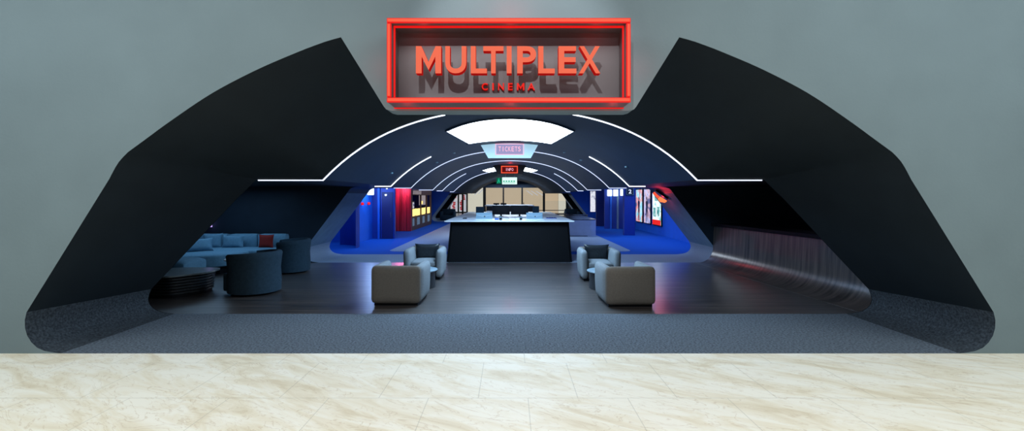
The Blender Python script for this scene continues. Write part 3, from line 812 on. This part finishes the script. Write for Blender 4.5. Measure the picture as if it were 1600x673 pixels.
link('dark_top', prism(bmesh.new(), [(x * 1.004, y - .01) for x, y in pc], .78, .81, 'XY'), M['blackg'], t, 40)
o = link('plinth', prism(bmesh.new(), [(2.0, -.012), (3.7, -.012), (3.7, .02), (2.0, .02)], 0, .03, 'XY'), M['black'], t)
for i, (x, y, r) in enumerate(((4.25, 30.3, .75), (3.2, 32.3, .8))):
    o = thing('round_table', ['black round table beyond the pale counter, nearer the posters', 'black round table beyond the pale counter, nearer the glass wall'][i], 'table', (x, y, 0))
    link('top', lathe(bmesh.new(), [(r - .02, .70), (r, .71), (r, .74), (r - .02, .75)], 40), M['blackg'], o, 40)
    link('pedestal', lathe(bmesh.new(), [(r * .5, 0), (r * .45, .03), (.10, .1), (.10, .66), (r * .4, .70)], 32), M['black'], o, 40)
for i, s in enumerate((-1, 1)):
    o = thing('lounge_sofa', ['dark blue box sofa in the far niche on the snack bar side', 'slate blue sofa in the far niche on the poster side'][i], 'sofa', (s * 5.0, 38.2, 0))
    link('seat', B(-.55, .55, -.5, .5, .05, .42, bev=.05), M['velvetd'], o, 40); link('backrest', B(-.55, .55, .32, .5, .42, .9, bev=.05), M['velvetd'], o, 40)
    for a in (-1, 1): link('arm', B(min(a * .42, a * .6), max(a * .42, a * .6), -.5, .5, .05, .72, bev=.05), M['velvetd'], o, 40)
    link('plinth', B(-.5, .5, -.45, .45, 0, .05), M['black'], o)

# ---------------------------------------------------------------- soft furniture
def puff(w, h, t, n=14, pinch=.10):
    """pillow in XZ plane, thickness along Y, corners pulled to points"""
    bm = bmesh.new(); g = {}
    for sgn in (1, -1):
        for i in range(n + 1):
            for j in range(n + 1):
                u = -1 + 2 * i / n; v = -1 + 2 * j / n
                edge = abs(abs(u) - 1) < 1e-6 or abs(abs(v) - 1) < 1e-6
                if edge and sgn == -1: g[(sgn, i, j)] = g[(1, i, j)]; continue
                th = t / 2 * math.sqrt(max(0, (1 - u ** 4) * (1 - v ** 4)))
                x = w / 2 * u * (1 - pinch * (1 - v * v)); z = h / 2 * v * (1 - pinch * (1 - u * u))
                g[(sgn, i, j)] = bm.verts.new((x, sgn * th, z))
    for sgn in (1, -1):
        for i in range(n):
            for j in range(n):
                bm.faces.new([g[(sgn, i, j)], g[(sgn, i + 1, j)], g[(sgn, i + 1, j + 1)], g[(sgn, i, j + 1)]])
    return bm

def cushion(label, loc, w, h, t, m, rz=0, tilt=0, name='cushion'):
    o = link(name, puff(w, h, t), m, None, 60); o.location = loc; o.rotation_euler = (tilt, 0, rz)
    return tag(o, label, 'cushion')

def soft_panel(w, d, h, bev, bulge, n=6):
    """upholstered slab: w along x, d along y, h along z (bottom at 0), bulging faces"""
    bm = bmesh.new(); box(bm, -w / 2, w / 2, -d / 2, d / 2, 0, h)
    bmesh.ops.subdivide_edges(bm, edges=bm.edges[:], cuts=n, use_grid_fill=True)
    p = 5
    for v in bm.verts:
        a = v.co.x / (w / 2); b = v.co.y / (d / 2); c = (v.co.z - h / 2) / (h / 2)
        # round corners by projecting beyond radius
        q = Vector((v.co.x, v.co.y, v.co.z - h / 2)); hx, hy, hz = w / 2 - bev, d / 2 - bev, h / 2 - bev
        core = Vector((max(-hx, min(hx, q.x)), max(-hy, min(hy, q.y)), max(-hz, min(hz, q.z))))
        dv = q - core
        if dv.length > 1e-6: q = core + dv.normalized() * bev
        if d <= w and d <= h: q.y += math.copysign(bulge * (1 - a * a) * (1 - c * c), b) if abs(b) > .5 else 0
        elif w <= d and w <= h: q.x += math.copysign(bulge * (1 - b * b) * (1 - c * c), a) if abs(a) > .5 else 0
        else: q.z += (bulge * (1 - a * a) * (1 - b * b)) if c > .5 else 0
        v.co = Vector((q.x, q.y, q.z + h / 2))
    return bm

def armchair(label, loc, rz):
    t = thing('armchair', label, 'armchair', loc, rz, None)
    def pc(name, bm, m, l, r=(0, 0, 0)):
        o = link(name, bm, m, t, 50); o.location = l; o.rotation_euler = r; return o
    pc('backrest', soft_panel(.86, .16, .655, .075, .025, 9), M['taupe'], (0, -.40, .04), (-.02, 0, 0))
    for s in (-1, 1):
        pc('arm', soft_panel(.16, .84, .64, .07, .025, 9), M['taupe2'], (s * .352, .03, .045), (0, s * .035, 0))
    pc('seat_base', soft_panel(.56, .70, .24, .03, 0), M['taupe'], (0, .06, .045))
    pc('seat_cushion', soft_panel(.56, .70, .14, .05, .02), M['taupe2'], (0, .09, .28))
    link('plinth', B(-.38, .38, -.40, .40, 0, .05), M['black'], t)
    
    return t
c1 = armchair('taupe armchair with its back to the entrance, in the group by the sofa lounge', (-1.98, 8.66, 0), -.02)
def chair_copy(label, loc, rz): return dup(c1, label, loc, rz)
chair_copy('taupe armchair facing the entrance, in the group by the sofa lounge', (-2.0, 11.25, 0), PI + .02)
chair_copy('taupe armchair with its back to the entrance, in the group near the wooden bar wall', (2.06, 8.56, 0), .03)
chair_copy('taupe armchair facing the entrance, in the group near the wooden bar wall', (2.05, 11.05, 0), PI - .03)
cushion('black leather cushion in the armchair facing the entrance, sofa lounge side', (-2.0, 11.48, .58), .60, .38, .17, M['leather'], PI, -.18)
cushion('black leather cushion in the armchair facing the entrance, bar wall side', (2.05, 11.28, .58), .60, .38, .17, M['leather'], PI, -.18)
cushion('black leather cushion barely showing over the near armchair, sofa lounge side', (-2.02, 8.42, .50), .50, .34, .16, M['leather'], .1, .18)
cushion('black leather cushion barely showing over the near armchair, bar wall side', (2.10, 8.32, .50), .50, .34, .16, M['leather'], -.1, .18)
def round_table(label, loc):
    t = thing('coffee_table', label, 'table', loc)
    link('top', lathe(bmesh.new(), [(.43, .345), (.45, .355), (.45, .37), (.44, .375)], 48), M['tabletop'], t, 40)
    link('base', lathe(bmesh.new(), [(.40, 0), (.41, .02), (.39, .30), (.40, .345)], 40), M['leather'], t, 40)
    return t
r1 = round_table('round low table between the armchairs on the sofa lounge side', (-1.98, 9.97, 0))
dup(r1, 'round low table between the armchairs on the bar wall side', (2.05, 9.83, 0))

def tub_chair(label, loc, rz, sc_=1.0):
    t = thing('tub_chair', label, 'armchair', loc, rz)
    secs = []; n = 28
    for i in range(n + 1):
        a = math.radians(-128 + 256 * i / n)
        u = abs(a) / math.radians(128)
        top = .83 - .05 * u ** 2; 
        dx, dy = math.cos(a), math.sin(a)
        prof = [(.46, .04), (.47, .25), (.455, .50), (.475, .70), (.485, top - .04), (.455, top), (.40, top), (.375, top - .04), (.37, .60), (.37, .04)]
        e = 1.0
        secs.append([(dx * r * (1 if abs(a) < 2 else e), dy * r * 1.0, z) for r, z in prof])
    link('shell', sweep(bmesh.new(), secs), M['velvetd'], t, 50)
    link('seat', lathe(bmesh.new(), [(.36, .05), (.365, .34), (.35, .41), (.30, .43)], 36, -.05, 0, 1.0, 1), M['velvetd'], t, 50)
    link('seat_front', soft_panel(.22, .60, .36, .04, .01), M['velvetd'], t, 50).location = (-.34, 0, .05)
    link('plinth', lathe(bmesh.new(), [(.38, 0), (.40, .05)], 32), M['black'], t)
    t.scale = (sc_, sc_, 1)
    return t
tub_chair('dark blue velvet tub chair beside the low slatted table, nearest the entrance', (-5.08, 9.42, 0), -.25, 1.04)
tb2 = tub_chair('blue velvet tub chair behind the nearer one, beside the sofa', (-5.56, 12.0, 0), .35, 1.0)

# curved sofa
t = thing('corner_sofa', 'light blue curved corner sofa against the dark lounge wall', 'sofa', (0, 0, 0))
def rounded_poly(pts, r, seg=6):
    out = []
    n = len(pts)
    for i in range(n):
        p0, p1, p2 = Vector(pts[i - 1]), Vector(pts[i]), Vector(pts[(i + 1) % n])
        rr = r[i] if isinstance(r, (list, tuple)) else r
        a = (p0 - p1).normalized() * rr + p1; b = (p2 - p1).normalized() * rr + p1
        for k_ in range(seg + 1):
            s = k_ / seg; q = a * (1 - s) ** 2 + p1 * 2 * s * (1 - s) + b * s * s; out.append((q.x, q.y))
    return out
def padded(pts, z0, z1, e=.05):
    bm = bmesh.new(); n = len(pts)
    c = Vector((sum(p[0] for p in pts) / n, sum(p[1] for p in pts) / n))
    def ring(s, z):
        res = []
        for p in pts:
            v = Vector(p) - c; l = v.length; v = v * (max(0, l - s) / l); res.append((c.x + v.x, c.y + v.y, z))
        return res
    secs = [ring(e * .6, z0), ring(0, z0 + e * .5), ring(0, z1 - e), ring(e * .3, z1 - e * .3), ring(e, z1), ring(.3, z1 + .012)]
    return sweep(bm, secs)
seat = rounded_poly([(-6.35, 12.35), (-6.35, 13.3), (-8.9, 13.3), (-8.9, 12.35)], [.12, .05, .05, .05])
link('long_seat', padded(seat, .20, .49), M['velvet'], t, 50)
ch = rounded_poly([(-6.90, 11.45), (-6.75, 12.33), (-8.9, 12.33), (-8.9, 11.25), (-8.0, 11.0)], [.35, .10, .05, .1, .3])
link('chaise_seat', padded(ch, .20, .49), M['velvet'], t, 50)
link('base', prism(bmesh.new(), [(-6.5, 12.45), (-6.5, 13.4), (-8.8, 13.4), (-8.8, 11.4), (-7.1, 11.6), (-7.0, 12.45)], 0, .20, 'XY'), M['black'], t)
for a, b in ((-8.85, -7.95), (-7.93, -7.12), (-7.10, -6.3)):
    bk = soft_panel(b - a, .26, .50, .06, .03); bmesh.ops.translate(bk, verts=bk.verts, vec=((a + b) / 2, 13.42, .35)); link('back_section', bk, M['velvet'], t, 50)
bk = soft_panel(.26, 1.8, .50, .06, .03); bmesh.ops.translate(bk, verts=bk.verts, vec=(-9.0, 12.4, .35)); link('back_section', bk, M['velvet'], t, 50)
cushion('light blue cushion lying on the curved sofa, middle of its long back', (-7.65, 13.08, .66), .62, .36, .16, M['velvet'], 0, -.15)
cushion('dark red cushion on the curved light blue sofa', (-6.72, 13.05, .67), .42, .38, .15, M['redfab'], 0, -.12)
cushion('light blue cushion leaning in the corner of the curved sofa', (-7.98, 12.15, .66), .62, .36, .18, M['velvet'], .7, -.45)
cushion('light blue cushion upright against the sofa back in the corner', (-8.2, 13.06, .68), .5, .42, .16, M['velvet'], .25, -.1)

t = thing('pouf', 'low blue square pouf behind the slatted coffee table', 'pouf', (-7.35, 10.35, 0))
link('seat', soft_panel(1.0, .8, .48, .10, .02), M['velvet'], t, 50).location = (0, 0, .05)
link('plinth', B(-.4, .4, -.3, .3, 0, .06), M['black'], t)
t = thing('coffee_table', 'wide low coffee table with slatted sides and a smoked top, in the sofa lounge', 'table', (-6.5, 9.28, 0))
tt = rounded_poly([(.62, .0), (.55, .55), (-.3, .6), (-.72, .3), (-.72, -.45), (.2, -.58)], [.15, .2, .2, .15, .2, .2])
link('top', prism(bmesh.new(), tt, .40, .43, 'XY'), M['tablestone'], t, 40)
link('base', prism(bmesh.new(), [(x * .80, y * .80) for x, y in tt], 0, .40, 'XY'), M['black'], t, 40)
for i in range(6):
    z = .06 + i * .055; s = .84 + .008 * i
    link('slat', prism(bmesh.new(), [(x * s, y * s) for x, y in tt], z, z + .03, 'XY'), M['leather'], t, 40)
t = thing('side_table', 'small round side table with a white top between sofa and tub chairs', 'table', (-6.15, 10.75, 0))
link('top', lathe(bmesh.new(), [(.29, .46), (.30, .47), (.30, .49), (.29, .495)], 32), M['paper'], t, 40)
link('pedestal', lathe(bmesh.new(), [(.18, 0), (.17, .02), (.03, .04), (.03, .44), (.1, .46)], 24), M['metal'], t, 40)
t = thing('wall_lamp', 'tiny violet-white lamp glowing on the dark wall at the sofa corner', 'lamp', (-8.62, 13.6, 1.12))
link('shade', prism(bmesh.new(), [(-.06, -.09), (.07, -.09), (.05, .11), (-.01, .05)], -.08, .0), M['violet'], t)
link('bracket', B(-.02, .02, .0, .05, -.03, .03), M['metal'], t)

# ---------------------------------------------------------------- wooden bar wall in the right niche
t = thing('bar_wall', 'dark walnut bar front curving up out of the floor with a black ledge', 'bar', (0, 0, 0))
secs = []
for i in range(25):
    y = Y1 + .02 + (Y2 - Y1 - .03) * i / 24; w = 6.28 - .44 * (y - Y1) / (Y2 - Y1)
    R_ = .42
    prof = [(w - R_ - .12, y, .003)]
    prof += [(w - R_ + R_ * math.sin(a * PI / 20), y, .003 + R_ - R_ * math.cos(a * PI / 20)) for a in range(11)]
    prof += [(w + .03, y, 1.06), (w + .12, y, 1.06), (w + .12, y, .0), (w - R_ - .12, y, .0)]
    secs.append(prof)
link('curved_front', sweep(bmesh.new(), secs), M['woodv'], t, 30)
secs = []
for i in range(5):
    y = Y1 + .02 + (Y2 - Y1 - .03) * i / 4; w = 6.28 - .44 * (y - Y1) / (Y2 - Y1)
    secs.append([(w - .06, y, 1.06), (w + .7, y, 1.06), (w + .7, y, 1.14), (w - .06, y, 1.14)])
link('ledge', sweep(bmesh.new(), secs), M['blackg'], t)

# ---------------------------------------------------------------- ceiling bits
def sprinkler(x, y, z, lb):
    o = thing('sprinkler', lb, 'sprinkler', (x, y, z))
    link('body', lathe(bmesh.new(), [(.012, -.05), (.02, -.03), (.035, -.005), (.035, 0)], 12), M['metal'], o); link('deflector', lathe(bmesh.new(), [(.022, -.062), (.022, -.058)], 12), M['metal'], o)
for px, py, y, lb in ((358, 205, 6.9, 'small sprinkler head on the dark arch above the sofa lounge'), (1232, 205, 6.9, 'small sprinkler head on the dark arch above the bar wall')):
    x = (px - 797) * y / 740; z = H + (307 - py) * y / 740
    sprinkler(x, y, z, lb)
DL = [(-1.55, 13.1, 'near the tickets board, nearer the snack bar side'), (1.5, 13.1, 'near the tickets board, poster side'), (-2.1, 13.6, 'lower beside the tickets board, snack bar side'), (2.0, 13.4, 'lower beside the tickets board, poster side'), (-2.75, 11.0, 'low on the vault over the armchairs'), (2.6, 10.6, 'low on the vault, poster side')]
for x, y, lb in DL:
    o = link('downlight', lathe(bmesh.new(), [(.02, -.03), (.035, -.025), (.035, .0)], 14), M['plastic']); o.location = (x, y, vz(x) - .002)
    tag(o, 'tiny ceiling downlight ' + lb, 'light')

# ---------------------------------------------------------------- lights
def area(name, loc, rot, sx, sy, power, col=(1, 1, 1), spread=None):
    l = bpy.data.lights.new(name, 'AREA'); l.shape = 'RECTANGLE'; l.size = sx; l.size_y = sy; l.energy = power; l.color = col
    if spread: l.spread = spread
    o = bpy.data.objects.new(name, l); COL.objects.link(o); o.location = loc; o.rotation_euler = rot; return o
def point(name, loc, power, col, r=.1):
    l = bpy.data.lights.new(name, 'POINT'); l.energy = power; l.color = col; l.shadow_soft_size = r
    o = bpy.data.objects.new(name, l); COL.objects.link(o); o.location = loc; return o
def spot(name, loc, target, power, col, ang=60, r=.1):
    l = bpy.data.lights.new(name, 'SPOT'); l.energy = power; l.color = col; l.spot_size = math.radians(ang); l.spot_blend = .6; l.shadow_soft_size = r
    o = bpy.data.objects.new(name, l); COL.objects.link(o); o.location = loc
    o.rotation_euler = (Vector(target) - Vector(loc)).to_track_quat('-Z', 'Y').to_euler(); return o
area('lobby_light_left', (-7, 2.0, 6.2), (math.radians(18), 0, 0), 9, 2.5, 350, (.88, .98, 1))
area('lobby_light_right', (7, 2.0, 6.2), (math.radians(18), 0, 0), 9, 2.5, 350, (.88, .98, 1))
area('lobby_light_centre', (0, 1.0, 6.2), (math.radians(8), 0, 0), 6, 2.0, 190, (1, .97, .93))
spot('sign_front_fill', (1.2, -2.5, 5.0), (0, 5.7, 3.45), 260, (.95, .95, 1), 22, .05)  # added fill, brightens the sign panel from the front
area('lobby_floor_fill', (0, 1.5, 6.0), (0, 0, 0), 22, 1.5, 50, (1, .98, .95), math.radians(70))  # added fill, lifts the lobby floor without the wall
spot('sign_spot', (-.6, -.4, 6.3), (.1, 5.7, 3.4), 1100, (1, 1, 1), 27, .03)
point('sign_glow_top', (0, 5.45, 4.12), 1.8, (1, .05, .03), .05)
for x in (-1.0, 0, 1.0): point('sign_glow_inside', (x, 5.5, 3.80), .5, (1, .03, .02), .05)
for x in (-1.2, 0, 1.2): point('sign_glow_below', (x, 5.55, 2.88), .7, (1, .03, .02), .05)
point('sign_glow_left', (-1.55, 5.5, 3.45), .6, (1, .04, .03), .05)
point('sign_glow_right', (1.55, 5.5, 3.45), .6, (1, .04, .03), .05)
area('panel_light', (0, 10.2, 3.18), (0, 0, 0), 2.2, 3.0, 230, (.26, .60, 1))
area('lounge_blue', (-7.4, 12.2, 2.1), (0, 0, 0), 2.2, 1.6, 24, (.40, .68, 1))
area('niche_right_fill', (7.6, 10.5, 2.1), (0, math.radians(-20), 0), 1.5, 3, 3, (.6, .6, 1))
area('hall_left_blue', (-5.6, 19.0, 2.68), (0, 0, 0), 3.2, 5.5, 150, (.32, .52, 1))
area('hall_right_blue', (5.8, 20.0, 2.68), (0, 0, 0), 2.6, 7.5, 150, (.32, .52, 1))
area('hall_centre', (0, 24.0, 3.2), (0, 0, 0), 2.2, 3.0, 130, (.6, .75, 1))
area('hall_left_far', (-4.9, 30.0, 2.7), (0, 0, 0), 1.6, 7, 60, (.55, .55, 1))
area('hall_right_far', (5.0, 30.0, 2.7), (0, 0, 0), 1.6, 7, 60, (.3, .5, 1))
point('block_red', (-5.85, 25.3, 2.35), 80, (1, .20, .42), .08)
point('lamp_glow_left', (-5.9, 20.3, 2.1), 34, (.32, .55, 1), .1)
point('lamp_glow_right', (6.2, 27.4, 2.1), 12, (.55, .75, 1), .1)
point('chevron_glow', (4.60, 14.75, 1.80), 8, (1, .04, .06), .06)
point('info_glow', (0, 20.9, 3.1), 5, (1, .03, .03), .06)
area('portal_fill', (0, 14.2, 3.2), (0, 0, 0), 3.6, 1.0, 90, (.42, .62, 1))  # added fill for the portal band, wood floor and chairs
area('far_end_fill', (0, 43, 3.1), (0, 0, 0), 4, .8, 120, (.6, .75, 1))  # added fill so the end section's slanted bands show
area('mall_light', (0, 49, 5.2), (0, 0, 0), 14, 6, 260, (1, .97, .9))
area('far_portal_fill', (0, 36.9, 3.1), (0, 0, 0), 3.5, 1.2, 150, (.6, .75, 1))  # added fill, brightens the slate bands of the far portal

w = bpy.data.worlds.new('World'); sc.world = w; w.use_nodes = True
w.node_tree.nodes['Background'].inputs[0].default_value = (.35, .5, .7, 1)
w.node_tree.nodes['Background'].inputs[1].default_value = .03

# ---------------------------------------------------------------- camera
cam = bpy.data.cameras.new('camera'); co = bpy.data.objects.new('camera', cam); COL.objects.link(co)
co.location = (0, 0, H); co.rotation_euler = (PI / 2, 0, 0)
cam.sensor_width = 36; cam.lens = 740 / 1600 * 36
cam.shift_x = 3 / 1600; cam.shift_y = -29.5 / 1600
cam.clip_start = .05; cam.clip_end = 200
sc.camera = co
sc.view_settings.view_transform = 'Standard'
sc.view_settings.look = 'None'
sc.cycles.use_denoising = True
sc.cycles.max_bounces = 8
sc.cycles.sample_clamp_indirect = 4
